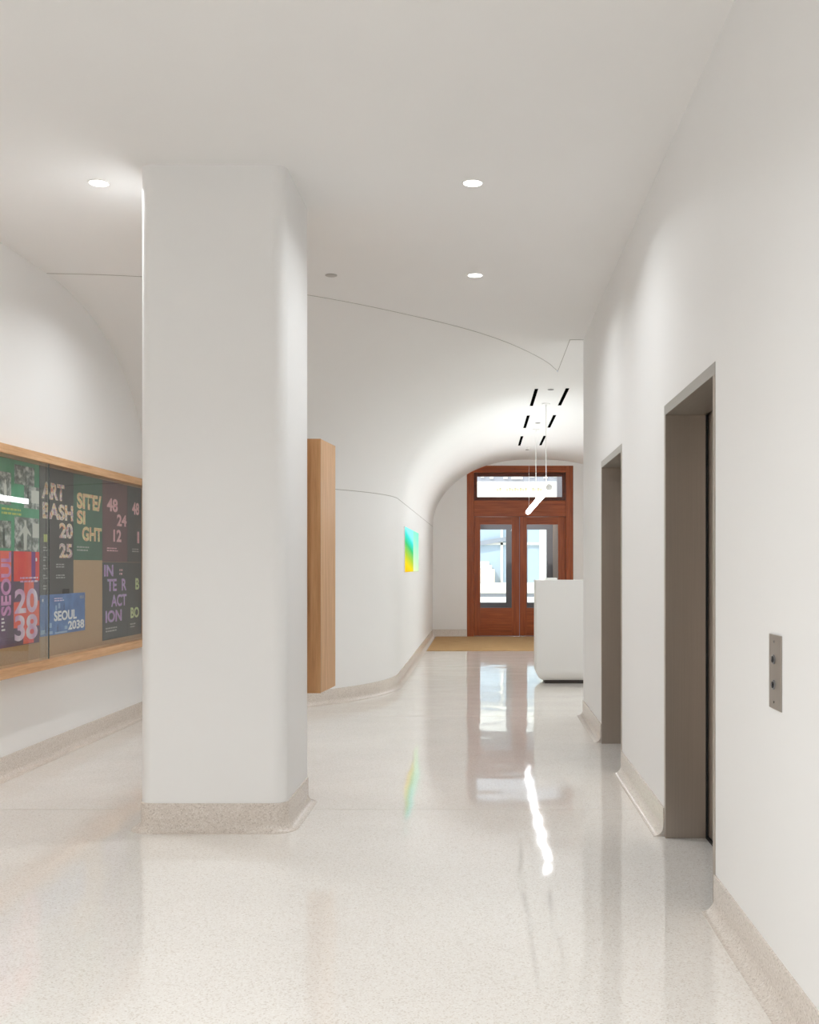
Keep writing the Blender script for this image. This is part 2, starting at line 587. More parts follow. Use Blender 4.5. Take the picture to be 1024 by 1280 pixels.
part('threshold', [(-0.167, 1.661, yf, yf + 0.2, 0.0, 0.014)], CHROME, t, 0.002)
for x0, x1, g0, g1 in ((-0.165, 0.737, -0.04, 0.588), (0.747, 1.659, 0.886, 1.51)):
    y0, y1 = yf + 0.05, yf + 0.098
    lf = part('door_leaf', [(x0, g0, y0, y1, 0.018, 2.388), (g1, x1, y0, y1, 0.018, 2.388)], MAHZ, t, 0.003)
    part('rail', [(g0, g1, y0 + 0.001, y1 - 0.001, 2.235, 2.386)], MAHX, lf, 0.003)
    part('rail', [(g0, g1, y0 + 0.001, y1 - 0.001, 0.02, 0.573)], MAHX, lf, 0.003)
    bm = MB(); box(bm, g0, g1, y0 + 0.021, y0 + 0.027, 0.573, 2.235)
    obj('glass', bm, DOORGLASS, lf)
part('meeting_strip', [(0.7385, 0.7455, yf + 0.056, yf + 0.09, 0.02, 2.386)], mat('gap_grey', (150, 145, 165), 0.4), t, 0)['label'] = 'grey strip standing for the gap between the leaves'  # solid grey strip drawn for the gap between the leaves

# entrance mat
bm = MB(); box(bm, -0.92, 2.4, 17.85, YE - 0.06, 0.0, 0.012); bevel(bm, 0.004, 1)
tag(obj('door_mat', bm, MATM), 'wide tan coir mat lying before the wooden entrance', 'mat')

# ------------------------------------------------------------------ outside the entrance
GREYF = mat('grey_aluminium', (128, 126, 132), 0.45, 0.3)
STONE = mat('pale_stone', (232, 226, 216), 0.8)
STONE2 = mat('peach_stone', (226, 208, 190), 0.8)
STONEW = mat('brown_stone', (150, 128, 112), 0.8)
PAVE = mat('pavement', (214, 212, 208), 0.9)
BLUEG = mat('blue_window', (178, 192, 204), 0.12, 0.0)
GREYS = mat('grey_frieze_and_shade', (150, 152, 160), 0.8)
bm = MB(); box(bm, -12, 14, YE + 0.02, 46, -0.14, -0.01)
struct('street', bm, PAVE, 'pale pavement outside the entrance glass', 'street')
bm = MB()
box(bm, 1.53, 1.95, YE + 0.3, 23.42, 0, 2.55)
box(bm, -0.6, -0.13, YE + 0.3, 23.42, 0, 2.55)
struct('wall_porch', bm, STONEW, 'brown stone side walls of the porch behind the entrance glass', 'wall')
sf = thing('porch_screen', 'grey metal framed glass screen standing outside the wooden doors', 'glass screen', (0.75, 23.45, 0))
part('post', [(0.515, 0.975, 23.42, 23.52, 0, 2.2)], GREYF, sf)
part('post', [(1.394, 1.95, 23.42, 23.52, 0, 2.2)], GREYF, sf)
part('post', [(-0.6, -0.16, 23.42, 23.52, 0, 2.2)], GREYF, sf)
part('post', [(1.62, 1.95, 23.42, 23.52, 2.52, 4.2)], GREYF, sf)
part('rail', [(-0.6, 1.95, 23.42, 23.52, 2.2, 2.52)], GREYF, sf)
part('rail', [(-0.16, 0.515, 23.42, 23.52, 0, 0.616)], GREYF, sf)
part('rail', [(0.975, 1.394, 23.42, 23.52, 0, 0.616)], GREYF, sf)
for x0, x1 in ((-0.16, 0.515), (0.975, 1.394)):
    bm = MB(); box(bm, x0, x1, 23.466, 23.472, 0.616, 2.2)
    obj('pane', bm, DOORGLASS, sf)
bd = thing('building', 'pale stone building with bluish windows across the street beyond the doors', 'building', (1, 40, 0))
YF = 40.0
part('base', [(-8, 12, YF - 0.6, YF + 1, 0.42, 0.80), (-8, 12, YF - 1.0, YF + 1, -0.01, 0.28)], STONE, bd, 0.02)
part('base_step_shadow', [(-8, 12, YF - 0.5, YF + 1, 0.28, 0.42)], GREYS, bd, 0)  # grey band paints the shadow at the base step
part('pedestal', [(-2.2, 0.46, YF - 0.5, YF + 0.5, 0.80, 1.30)], STONE2, bd, 0.03)
part('pedestal', [(-2.2, 0.36, YF - 0.45, YF + 0.5, 1.30, 1.45), (-2.2, 0.26, YF - 0.4, YF + 0.5, 1.45, 1.58)], STONE, bd, 0.03)
part('window', [(-4, 2.2, YF + 0.3, YF + 0.4, 0.80, 4.0)], BLUEG, bd, 0)
part('mullion', [(0.68, 0.77, YF + 0.2, YF + 0.32, 0.8, 4.0)], STONE, bd, 0)
part('mullion', [(1.52, 1.62, YF + 0.2, YF + 0.32, 0.8, 4.0)], STONE, bd, 0)
part('transom_bar', [(-4, 2.2, YF + 0.2, YF + 0.31, 2.2, 2.29)], STONE, bd, 0)
bm = MB()
vs = [(-2.5, YF + 0.1, 1.75), (0.9, YF + 0.1, 2.35), (0.9, YF + 0.1, 2.5), (-2.5, YF + 0.1, 1.95)]
a = [bm.verts.new(v) for v in vs]; b = [bm.verts.new((v[0], v[1] + 0.12, v[2])) for v in vs]
bm.faces.new(a); bm.faces.new(b[::-1])
for i in range(4):
    bm.faces.new((a[i], a[(i + 1) % 4], b[(i + 1) % 4], b[i]))
obj('pediment_shade', bm, GREYS, bd)  # grey bar paints the diagonal shade of a pediment
part('pier', [(2.13, 3.6, YF - 0.2, YF + 0.6, 0.80, 4.0)], STONE, bd, 0.02)
part('entablature', [(-8, 12, YF - 0.3, YF + 0.8, 3.9, 4.52)], STONE, bd, 0.02)
part('frieze', [(-8, 12, YF - 0.1, YF + 0.8, 4.52, 9.0)], GREYS, bd, 0)
bl = []
random.seed(11)
x = -8.0
while x < 12:
    wd = random.uniform(0.1, 0.5)
    bl.append((x, x + wd, YF - 0.16, YF - 0.09, 4.60 + random.uniform(0, 0.12), 4.78 + random.uniform(0, 0.16)))
    x += wd + random.uniform(0.12, 0.45)
part('frieze_pattern', bl, STONE, bd, 0)
TANL = mat('faint_carving', (214, 196, 150), 0.8)
bl = []
x = 0.53
for n in (2, 8, 5):
    for k in range(n):
        bl.append((x, x + 0.055, YF - 0.325, YF - 0.29, 4.17, 4.27))
        if (k + n) % 2:
            bl.append((x, x + 0.085, YF - 0.325, YF - 0.29, 4.245, 4.27))
        x += 0.098
    x += 0.16
part('lettering', bl, TANL, bd, 0)['label'] = 'faint illegible tan lettering'

# ------------------------------------------------------------------ reception desk
t = thing('reception_desk', 'white reception desk with rounded lower edge beside the elevator wall end', 'desk', (1.6, 13.1, 0))
bm = MB()
vs, fs = box(bm, 0.643, 2.75, 12.85, 13.42, 0.03, 1.234)
def sel(bm, fn):
    return [e for e in bm.edges if fn(e.verts[0].co) and fn(e.verts[1].co)]
low = [e for e in bm.edges if all(v.co.z < 0.1 for v in e.verts) and (all(v.co.x < 0.7 for v in e.verts) or all(v.co.y < 12.9 for v in e.verts))]
bevel(bm, 0.13, 8, low)
bevel(bm, 0.012, 3, [e for e in bm.edges if all(v.co.z > 0.2 for v in e.verts) and all(v.co.x < 0.7 for v in e.verts) and all(v.co.y < 12.9 for v in e.verts)])
obj('body', bm, DESKM, t, 35)
bm = MB(); box(bm, 0.75, 2.7, 12.93, 13.36, 0.0, 0.04)
obj('plinth', bm, mat('dark_plinth', (60, 54, 50), 0.6), t)['label'] = 'dark recessed plinth'
bm = MB(); box(bm, 0.77, 0.905, 13.05, 13.30, 1.234, 1.261); bevel(bm, 0.004, 2)
tag(obj('paper_stack', bm, mat('white_paper', (242, 242, 240), 0.7)), 'low white stack on top of the reception desk', 'paper')

# ------------------------------------------------------------------ lamps
def downlight(x, y, label):
    t = thing('downlight', label, 'ceiling light', (x, y, CZ), 'round recessed downlights in the flat ceiling')
    bm = MB()
    n = 40
    R = [(0.062, CZ), (0.062, CZ - 0.003), (0.052, CZ - 0.004), (0.0505, CZ - 0.001)]
    rings = [[bm.verts.new((x + r * math.cos(2 * PI * i / n), y + r * math.sin(2 * PI * i / n), z)) for i in range(n)] for r, z in R]
    for a, b in zip(rings, rings[1:]):
        for i in range(n):
            bm.faces.new((a[i], a[(i + 1) % n], b[(i + 1) % n], b[i]))
    obj('trim_ring', bm, LAMPWHITE, t, 40)
    bm = MB(); cyl(bm, (x, y, CZ), (x, y, CZ - 0.002), 0.051, 36)
    obj('lens', bm, LENSM, t)['label'] = 'glowing white lens'
    la = bpy.data.lights.new('downlight_lamp', 'AREA')
    la.shape = 'DISK'; la.size = 0.10; la.energy = DOWNLIGHT_W; la.color = DOWNLIGHT_COL; la.spread = math.radians(150)
    lo = bpy.data.objects.new('downlight_lamp', la)
    COL.objects.link(lo); lo.parent = t; lo.location = (0, 0, -0.006)
    return t
d0 = downlight(-0.053, 5.97, 'lit round downlight in the flat ceiling, right of the column top')
copy_tree(d0, (-0.052, 7.86, CZ), 'lit round downlight in the flat ceiling just before the curved seam')
copy_tree(d0, (-2.12, 5.97, CZ), 'lit round downlight in the flat ceiling left of the column')
copy_tree(d0, (-2.12, 7.86, CZ), 'added lit round downlight in the ceiling, unseen behind the column')  # unseen downlight added for the light it contributes
# wide round lamps added unseen to brighten the lobby, over and behind the viewpoint
dl = None
for y in (2.5, 0.6, -1.3, -3.2):
    if dl is None:
        dl = thing('added_round_lamp', 'added wide round fill lamp on the unseen ceiling over the viewpoint', 'ceiling light', (-1.1, y, CZ), 'added round fill lamps over the front lobby')
        bm = MB(); lathe(bm, [(0.50, CZ), (0.50, CZ - 0.04), (0.485, CZ - 0.042), (0.48, CZ - 0.03)], (-1.1, y, 0), 'z', 48)
        obj('housing', bm, LAMPWHITE, dl, 40)
        la = bpy.data.lights.new('fill_disc_lamp', 'AREA')
        la.shape = 'DISK'; la.size = 0.94; la.energy = FILL_DISC_W; la.color = DOWNLIGHT_COL; la.spread = math.radians(140)
        lo = bpy.data.objects.new('fill_disc_lamp', la)
        COL.objects.link(lo); lo.parent = dl; lo.location = (0, 0, -0.05)
    else:
        copy_tree(dl, (-1.1, y, CZ), 'added wide round fill lamp on the unseen ceiling over the viewpoint')
rl = thing('added_reception_lamp', 'added round fill lamp in the reception bay, unseen behind the elevator wall', 'ceiling light', (1.5, 10.9, 3.36))  # unseen lamp added to brighten the curved wall and desk front
bm = MB(); lathe(bm, [(0.012, 3.50), (0.012, 3.36), (0.32, 3.358), (0.32, 3.32), (0.305, 3.318), (0.30, 3.33)], (1.5, 10.9, 0), 'z', 48)
obj('housing', bm, LAMPWHITE, rl, 40)
la = bpy.data.lights.new('reception_fill_disc', 'AREA')
la.shape = 'DISK'; la.size = 0.58; la.energy = RECEPTION_FILL_W; la.color = DOWNLIGHT_COL
lo = bpy.data.objects.new('reception_fill_disc', la)
COL.objects.link(lo); lo.parent = rl; lo.location = (0, 0, -0.06)
bm = MB(); lathe(bm, [(0.043, 0.0), (0.043, -0.004), (0.036, -0.007), (0.02, -0.008)], (-1.10, 7.86, CZ), 'z', 32)
tag(obj('ceiling_disc', bm, GREYDISC, None, 40), 'small grey disc in the flat ceiling beside the column', 'ceiling fitting')

# pendant tube
XP, ZP = 0.83, 2.385
Y0, Y1 = 13.45, 19.6
t = thing('pendant_light', 'long glowing white tube lamp hanging on cables in the entrance hall', 'pendant light', (XP, 16.5, ZP))
bm = MB(); cyl(bm, (XP, Y0 + 0.012, ZP), (XP, Y1 - 0.012, ZP), 0.039, 32)
obj('diffuser', bm, TUBEM, t, 40)
for y, s in ((Y0, 1), (Y1, -1)):
    bm = MB(); cyl(bm, (XP, y, ZP), (XP, y + s * 0.014, ZP), 0.041, 32)
    obj('end_cap', bm, LAMPWHITE, t, 40)
for y in (14.05, 16.7, 19.2):
    bm = MB(); cyl(bm, (XP, y, ZP + 0.03), (XP, y, CZ - 0.01), 0.005 if y < 15 else 0.005 if y < 18 else 0.0018, 10)
    obj('cable', bm, CABLE, t, 40)
    bm = MB(); lathe(bm, [(0.055, CZ), (0.055, CZ - 0.012), (0.045, CZ - 0.016), (0.012, CZ - 0.017), (0.010, CZ - 0.04)], (XP, y, 0), 'z', 28)
    obj('canopy', bm, LAMPWHITE, t, 40)

# slots and small discs along the crown of the vault
slots = []
names = {(0, 0): 'black ceiling slot left of the first pendant canopy', (0, 1): 'black ceiling slot right of the first pendant canopy',
         (1, 0): 'black ceiling slot left of the second pendant canopy', (1, 1): 'black ceiling slot right of the second pendant canopy',
         (2, 0): 'left one of the two black ceiling slots nearest the entrance', (2, 1): 'right one of the two black ceiling slots nearest the entrance'}
bm = MB(); box(bm, -0.021, 0.021, -0.675, 0.675, -0.004, 0.0)
base = None
for r, y in enumerate((13.53, 15.8, 18.2)):
    for s, x in enumerate((0.645, 1.015)):
        if base is None:
            base = obj('ceiling_slot', bm, BLACK)
            o = base
        else:
            o = base.copy(); COL.objects.link(o)
        o.location = (x, y, CZ if s or True else 0)
        tag(o, names[(r, s)], 'ceiling vent', 'black slots along the vault crown')
for o in [o for o in SC.objects if o.name.startswith('ceiling_slot') and o.location.x < 0.8]:
    o.location.z = CZ - 0.006
bm = MB(); lathe(bm, [(0.038, 0.0), (0.038, -0.005), (0.03, -0.008), (0.012, -0.009)], (0, 0, 0), 'z', 24)
sp = None
for y, lb in ((12.94, 'small grey ceiling fitting between the first pair of black slots'),
              (15.95, 'small grey ceiling fitting between the middle pair of black slots'),
              (19.6, 'small grey ceiling fitting past the last pair of black slots, near the entrance')):
    if sp is None:
        sp = obj('ceiling_spotlight', bm, mat('dim_lens', (130, 128, 126), 0.4), None, 40)
        o = sp
    else:
        o = sp.copy(); COL.objects.link(o)
    o.location = (XK, y, CZ)
    tag(o, lb, 'ceiling fitting', 'small grey fittings along the vault crown')

# ------------------------------------------------------------------ wall screen in the hall
t = thing('wall_screen', 'glowing blue green and yellow screen on the curved hall wall', 'screen', (XH, 15.0, 1.62))
def gradient_emit(name, stops, strength):
    m = emit(name, (1, 1, 1), strength)
    e = [n for n in m.node_tree.nodes if n.type == 'EMISSION'][0]
    tc = N(m, 'ShaderNodeTexCoord')
    sx = N(m, 'ShaderNodeSeparateXYZ')
    L(m, tc.outputs['Generated'], sx.inputs[0])
    ad = N(m, 'ShaderNodeMath', operation='MULTIPLY_ADD')
    ad.inputs[1].default_value = 0.25
    L(m, sx.outputs['Y'], ad.inputs[0])
    L(m, sx.outputs['Z'], ad.inputs[2])
    L(m, ramp(m, ad.outputs[0], stops), e.inputs[0])
    return m
G1 = gradient_emit('screen_picture', [(0.0, s2l((250, 190, 30))), (0.22, s2l((240, 214, 40))), (0.45, s2l((170, 205, 70))), (0.68, s2l((70, 200, 120))), (0.88, s2l((70, 225, 215))), (1.0, s2l((150, 250, 240)))], 1.0)
G2 = gradient_emit('screen_picture_glare', [(0.0, s2l((236, 248, 190))), (0.4, s2l((200, 250, 200))), (1.0, s2l((150, 250, 215)))], 0.95)  # grazing glare painted into this panel as paler colours
for y0, y1, m in ((13.58, 15.20, G1), (15.23, 16.45, G2)):
    bm = MB(); box(bm, XH, XH + 0.012, y0, y1, 1.325, 1.905); bevel(bm, 0.003, 1)
    fr = obj('panel', bm, LAMPWHITE, t)
    bm = MB(); box(bm, XH + 0.012, XH + 0.014, y0 + 0.003, y1 - 0.003, 1.328, 1.902)
    obj('picture', bm, m, fr)

# ------------------------------------------------------------------ oak case on the back of the column
t = thing('oak_cabinet', 'tall slim oak display cabinet end sticking out behind the white column', 'display cabinet', (-1.45, 6.65, 0.62))
zc0, zc1 = 0.640, 2.165
bm = MB(); box(bm, -1.895, -0.969, PY1, PY1 + 0.022, zc0, zc1)
obj('back_board', bm, OAKDZ, t)['label'] = 'darker oak back board'
def skew_end(x0, x1, dx):
    bm = MB()
    ya, yb = PY1 + 0.022, PY1 + 0.40
    p = [(x0, ya), (x1, ya), (x1 + dx, yb), (x0 + dx, yb)]
    a = [bm.verts.new((x, y, zc0)) for x, y in p]; b = [bm.verts.new((x, y, zc1)) for x, y in p]
    bm.faces.new(a[::-1]); bm.faces.new(b)
    for i in range(4):
        bm.faces.new((a[i], a[(i + 1) % 4], b[(i + 1) % 4], b[i]))
    return bm
obj('end_panel', skew_end(-0.989, -0.969, 0.034), OAKZ, t)
obj('end_panel', skew_end(-1.895, -1.875, -0.034), OAKZ, t)
bm = MB(); box(bm, -1.874, -0.990, PY1 + 0.023, PY1 + 0.38, zc1 - 0.03, zc1 - 0.002)
obj('top', bm, OAKZ, t)
bm = MB(); box(bm, -1.874, -0.990, PY1 + 0.023, PY1 + 0.38, zc0 + 0.002, zc0 + 0.03)
obj('bottom', bm, OAKZ, t)
bm = MB(); box(bm, -1.874, -0.990, PY1 + 0.36, PY1 + 0.366, zc0 + 0.031, zc1 - 0.031)
obj('glass', bm, CASEGLASS, t)

# ------------------------------------------------------------------ poster case on the left wall
XFRONT = -3.02
XBACK = -3.132               # face of the pinboard
YA, YZ = 5.2, 9.98
ZT0, ZT1, ZB0, ZB1 = 2.118, 2.178, 0.684, 0.750
t = thing('display_case', 'long oak framed glass display case of posters on the left wall', 'display case', (XL, 7.6, 0.684))
bm = MB(); box(bm, XL, XFRONT, YA, YZ, ZT0, ZT1); bevel(bm, 0.002, 1); obj('top_rail', bm, OAKY, t)
bm = MB(); box(bm, XL, XFRONT, YA, YZ, ZB0, ZB1); bevel(bm, 0.002, 1); obj('bottom_rail', bm, OAKY, t)
for y0, y1 in ((YA, YA + 0.06), (YZ - 0.06, YZ)):
    bm = MB(); box(bm, XL, XFRONT, y0, y1, ZB1, ZT0); obj('end_stile', bm, OAKZ, t)
bm = MB(); box(bm, XL, XBACK, YA + 0.06, YZ - 0.06, ZB1, ZT0)
obj('pinboard', bm, KRAFT, t)['label'] = 'tan kraft coloured pinboard'
EDGE = mat('glass_edge', (72, 82, 80), 0.2)
for x0, y0, y1, ye in ((-3.040, YA + 0.06, 7.56, 7.56), (-3.052, 7.44, YZ - 0.06, 7.645)):
    bm = MB(); box(bm, x0, x0 + 0.006, y0, y1, ZB1 + 0.003, ZT0 - 0.003)
    g = obj('glass_pane', bm, CASEGLASS, t)
    if y1 < 8:
        bm = MB(); box(bm, x0 - 0.001, x0 + 0.007, y1, y1 + 0.005, ZB1 + 0.003, ZT0 - 0.003)
        obj('pane_edge', bm, EDGE, g)['label'] = 'dark polished glass edge'

XP_ = 3.125
def on_board(px, py):
    """a point of the photograph carried onto the plane of the pinboard"""
    s = (603 - px) / XP_
    return F / s, EYE + (708 - py) / s

def paper(name, rgb, rough=0.55, mottle=None, alpha=None):
    m = mat(name, rgb, rough, spec=0.3)
    if mottle:
        v = coords(m)
        L(m, ramp(m, noise(m, v, mottle[0], 2, 0.6), [(p, s2l(c)) for p, c in mottle[1]]), bsdf(m).inputs['Base Color'])
    if alpha:
        bsdf(m).inputs['Alpha'].default_value = alpha
    return m

def poster(label, y0, y1, z0, z1, m, dx=0.0):
    bm = MB(); box(bm, XBACK + 0.0003 + dx, XBACK + dx + 0.0016, y0, y1, z0, z1)
    o = obj('poster', bm, m)
    return tag(o, label, 'poster', 'posters pinned in the display case')

def patch(name, parent, y0, y1, z0, z1, m, dx):
    bm = MB(); box(bm, XBACK + dx, XBACK + dx + 0.0006, y0, y1, z0, z1)
    return obj(name, bm, m, parent)

def blob(name, parent, pts, m, dx):
    bm = MB()
    a = [bm.verts.new((XBACK + dx, y, z)) for y, z in pts]
    b = [bm.verts.new((XBACK + dx + 0.0006, y, z)) for y, z in pts]
    bm.faces.new(a); bm.faces.new(b[::-1])
    for i in range(len(pts)):
        j = (i + 1) % len(pts)
        bm.faces.new((a[i], b[i], b[j], a[j]))
    return obj(name, bm, m, parent)

def text(word, parent, y0, y1, z0, z1, m, dx, vertical=False, bold=0.03, name='lettering'):
    cu = bpy.data.curves.new('tmp_text', 'FONT')
    cu.body = word
    cu.offset = bold
    cu.extrude = 0.0
    cu.resolution_u = 4
    to = bpy.data.objects.new('tmp_text', cu)
    COL.objects.link(to)
    dg = bpy.context.evaluated_depsgraph_get()
    me = bpy.data.meshes.new_from_object(to.evaluated_get(dg))
    bpy.data.objects.remove(to); bpy.data.curves.remove(cu)
    xs = [v.co.x for v in me.vertices]; zs = [v.co.y for v in me.vertices]
    ax, bx, ay, by = min(xs), max(xs), min(zs), max(zs)
    for v in me.vertices:
        u, q = (v.co.x - ax) / (bx - ax), (v.co.y - ay) / (by - ay)
        if vertical:
            v.co = (XBACK + dx, y1 + (y0 - y1) * q, z0 + (z1 - z0) * u)
        else:
            v.co = (XBACK + dx, y0 + (y1 - y0) * u, z0 + (z1 - z0) * q)
    me.materials.clear(); me.materials.append(m)
    me.name = name
    o = bpy.data.objects.new(name, me)
    COL.objects.link(o)
    if parent is not None:
        me.transform(Matrix.Translation(-wloc(parent)))
        o.parent = parent
    return o

def px_text(word, parent, x0, x1, z0, z1, m, dx, **kw):
    return text(word, parent, on_board(x0, 700)[0], on_board(x1, 700)[0], z0, z1, m, dx, **kw)

def small_print(parent, x0, x1, z, m, dx, n=2, h=0.009):
    bm = MB()
    ya, yb = on_board(x0, 700)[0], on_board(x1, 700)[0]
    for k in range(n):
        y = ya
        zz = z - k * h * 2.0
        while y < yb - 0.02:
            wd = random.uniform(0.015, 0.06)
            box(bm, XBACK + dx, XBACK + dx + 0.0005, y, min(yb, y + wd), zz, zz + h)
            y += wd + 0.012
    return obj('small_print', bm, m, parent)

MULTI = paper('multicolour_print', (220, 200, 170), mottle=(34, [(0.3, (206, 92, 84)), (0.42, (238, 208, 150)), (0.5, (226, 224, 210)), (0.58, (170, 130, 170)), (0.7, (226, 170, 110))]))
CREAMP = paper('cream_print', (226, 214, 160), mottle=(40, [(0.3, (200, 190, 110)), (0.45, (232, 222, 170)), (0.6, (222, 130, 100)), (0.7, (236, 230, 190))]))
PINKP = paper('pink_print', (226, 170, 180), mottle=(40, [(0.3, (214, 120, 140)), (0.5, (232, 190, 196)), (0.7, (222, 150, 150))]))
LILACP = paper('lilac_print', (190, 130, 190), mottle=(36, [(0.3, (196, 110, 190)), (0.5, (170, 150, 200)), (0.6, (206, 170, 216)), (0.7, (120, 150, 180))]))
LIMEP = paper('lime_print', (180, 206, 120), mottle=(36, [(0.3, (150, 190, 90)), (0.5, (210, 220, 170)), (0.7, (190, 190, 140))]))
WHITEP = paper('white_print', (236, 234, 236))
GREYP = paper('grey_print', (170, 170, 166))
YELLP = paper('yellow_print', (196, 202, 110))
CHAR = paper('charcoal_paper', (58, 54, 53), mottle=(6, [(0.3, (54, 50, 49)), (0.7, (64, 60, 58))]))
SLATE = paper('slate_paper', (56, 60, 62), mottle=(6, [(0.3, (50, 56, 60)), (0.7, (62, 62, 64))]))
GREEN = paper('green_paper', (84, 158, 122), mottle=(5, [(0.3, (76, 150, 112)), (0.7, (96, 170, 136))]))
DGREEN = paper('dark_green_paper', (54, 98, 78), mottle=(5, [(0.3, (48, 92, 74)), (0.7, (62, 106, 84))]))
MAROON = paper('maroon_paper', (96, 54, 62), mottle=(5, [(0.3, (88, 48, 58)), (0.7, (106, 64, 68))]))
BLUE = paper('blue_print_film', (74, 112, 172), mottle=(7, [(0.3, (62, 96, 156)), (0.6, (84, 124, 186)), (0.75, (100, 140, 196))]))
PURPLE = paper('purple_grey_print', (112, 86, 116), mottle=(4, [(0.3, (100, 82, 100)), (0.7, (122, 90, 132))]))
RED = paper('red_print', (232, 58, 62), mottle=(5, [(0.3, (226, 44, 66)), (0.5, (238, 66, 60)), (0.7, (240, 88, 70))]))
CORAL = paper('coral_print', (242, 104, 98), mottle=(5, [(0.3, (240, 92, 104)), (0.7, (246, 120, 92))]))
VIOLET = paper('violet_print', (126, 44, 140))
LAV = paper('lavender_print', (224, 196, 226), mottle=(6, [(0.35, (214, 160, 206)), (0.65, (238, 224, 236))]))
MAUVE = paper('mauve_print', (206, 130, 196), mottle=(6, [(0.35, (186, 110, 184)), (0.65, (232, 170, 214))]))
def photo_mat(name, seed):
    m = mat(name, (150, 152, 150), 0.5)
    mp = coords(m, (1, 7, 9))
    mp.node.inputs['Location'].default_value = (seed, seed * 2.3, seed * 1.7)
    L(m, ramp(m, noise(m, mp, 2.2, 5, 0.62), [(0.32, s2l((56, 64, 60))), (0.48, s2l((120, 128, 124))), (0.62, s2l((206, 208, 206)))]), bsdf(m).inputs['Base Color'])
    return m

TOPZ = 2.114
# green photo poster
y50 = on_board(50, 700)[0]
p = poster('green poster with black and white photographs, hung top left in the case', 6.70, y50, 1.50, TOPZ, GREEN)
Yc = lambda x: on_board(x, 700)[0]
for k, (x0, x1, z0, z1) in enumerate(((-12, 15, 1.805, 2.02), (19, 44, 1.955, 2.085), (31, 50, 1.80, 1.953), (-12, 15, 1.52, 1.70), (19, 49.5, 1.50, 1.735))):
    q = patch('photograph', p, Yc(x0), Yc(x1) - 0.002, z0, z1, photo_mat('photo_%d' % k, 3.1 * k + 1), 0.0017)
def figure(parent, y, z, h, m, arms=True):
    s = h
    pts = [(y - .10 * s, z), (y - .13 * s, z + .45 * s)]
    if arms:
        pts += [(y - .16 * s, z + .58 * s), (y - .42 * s, z + .44 * s), (y - .44 * s, z + .50 * s)]
    pts += [(y - .12 * s, z + .76 * s), (y - .05 * s, z + .80 * s), (y - .08 * s, z + .92 * s), (y, z + s), (y + .08 * s, z + .92 * s), (y + .05 * s, z + .80 * s), (y + .12 * s, z + .76 * s)]
    if arms:
        pts += [(y + .44 * s, z + .52 * s), (y + .42 * s, z + .46 * s), (y + .16 * s, z + .58 * s)]
    pts += [(y + .13 * s, z + .45 * s), (y + .10 * s, z)]
    return blob('printed_figure', parent, pts, m, 0.0024)
PALEF = paper('pale_photo_figure', (214, 214, 208)); DARKF = paper('dark_photo_figure', (66, 78, 72))
figure(p, Yc(32.5), 1.51, 0.21, PALEF)
figure(p, Yc(5.5), 1.53, 0.12, DARKF, False)
figure(p, Yc(7.5), 1.815, 0.16, PALEF, False)
figure(p, Yc(36), 1.83, 0.11, DARKF, False)
patch('photo_block', p, Yc(41.5), Yc(49.5), 1.60, 1.70, PALEF, 0.0024)
patch('photo_block', p, Yc(40), Yc(49.5), 1.84, 1.93, PALEF, 0.0024)
small_print(p, 3, 28, 1.772, YELLP, 0.0024, 2, 0.014)

# red and purple poster
p = poster('red and purple poster with big pink 2038 and vertical SEOUL, bottom left', 6.98, y50, 0.865, 1.503, PURPLE, 0.0005)
patch('colour_block', p, Yc(1), Yc(14.8), 1.30, 1.502, CORAL, 0.0023)
patch('colour_block', p, Yc(18), Yc(40), 1.30, 1.502, RED, 0.0023)
patch('colour_block', p, Yc(40), Yc(45), 1.30, 1.502, VIOLET, 0.0023)
patch('colour_block', p, Yc(45), Yc(50) - 0.001, 1.30, 1.502, RED, 0.0023)
patch('colour_block', p, Yc(31), Yc(43), 1.16, 1.30, CORAL, 0.0023)
patch('colour_block', p, Yc(18), Yc(50) - 0.001, 0.985, 1.16, CORAL, 0.0023)
patch('colour_block', p, Yc(30), Yc(43), 0.87, 0.985, CORAL, 0.0023)
px_text('SEOUL', p, 2, 14.6, 1.075, 1.495, MAUVE, 0.0032, vertical=True, bold=0.035)
px_text('20', p, 19, 47.7, 1.080, 1.248, LAV, 0.0032, bold=0.03)
px_text('38', p, 19, 47.7, 0.895, 1.070, LAV, 0.0032, bold=0.03)
small_print(p, 2.5, 7, 1.05, WHITEP, 0.0032, 4, 0.012)
small_print(p, 26, 48, 1.315, LAV, 0.0032, 2, 0.012)
bm = MB(); lathe(bm, [(0.013, XBACK + 0.0030), (0.013, XBACK + 0.0036)], (0, Yc(46), 1.448), 'x', 20)
obj('emblem', bm, WHITEP, p)

# art bash poster
y93 = Yc(92.7)
p = poster('charcoal poster reading ART BASH 2025 in speckled letters', y50 + 0.002, y93, 1.185, TOPZ, CHAR)
px_text('ART', p, 53, 81.5, 1.885, 2.008, MULTI, 0.0018, bold=0.045)
px_text('BASH', p, 54, 92.3, 1.742, 1.862, MULTI, 0.0018, bold=0.045)
px_text('20', p, 75, 92, 1.610, 1.725, MULTI, 0.0018, bold=0.045)
px_text('25', p, 75, 91.3, 1.462, 1.572, MULTI, 0.0018, bold=0.045)
patch('dot_mark', p, Yc(55.5), Yc(60), 1.575, 1.63, YELLP, 0.0018)
for z in (1.53, 1.46, 1.40, 1.33, 1.255):
    small_print(p, 55, 60, z, GREYP, 0.0018, 2, 0.01)
small_print(p, 71, 82, 1.41, GREYP, 0.0018, 2, 0.009)
small_print(p, 71, 82, 1.33, GREYP, 0.0018, 2, 0.009)

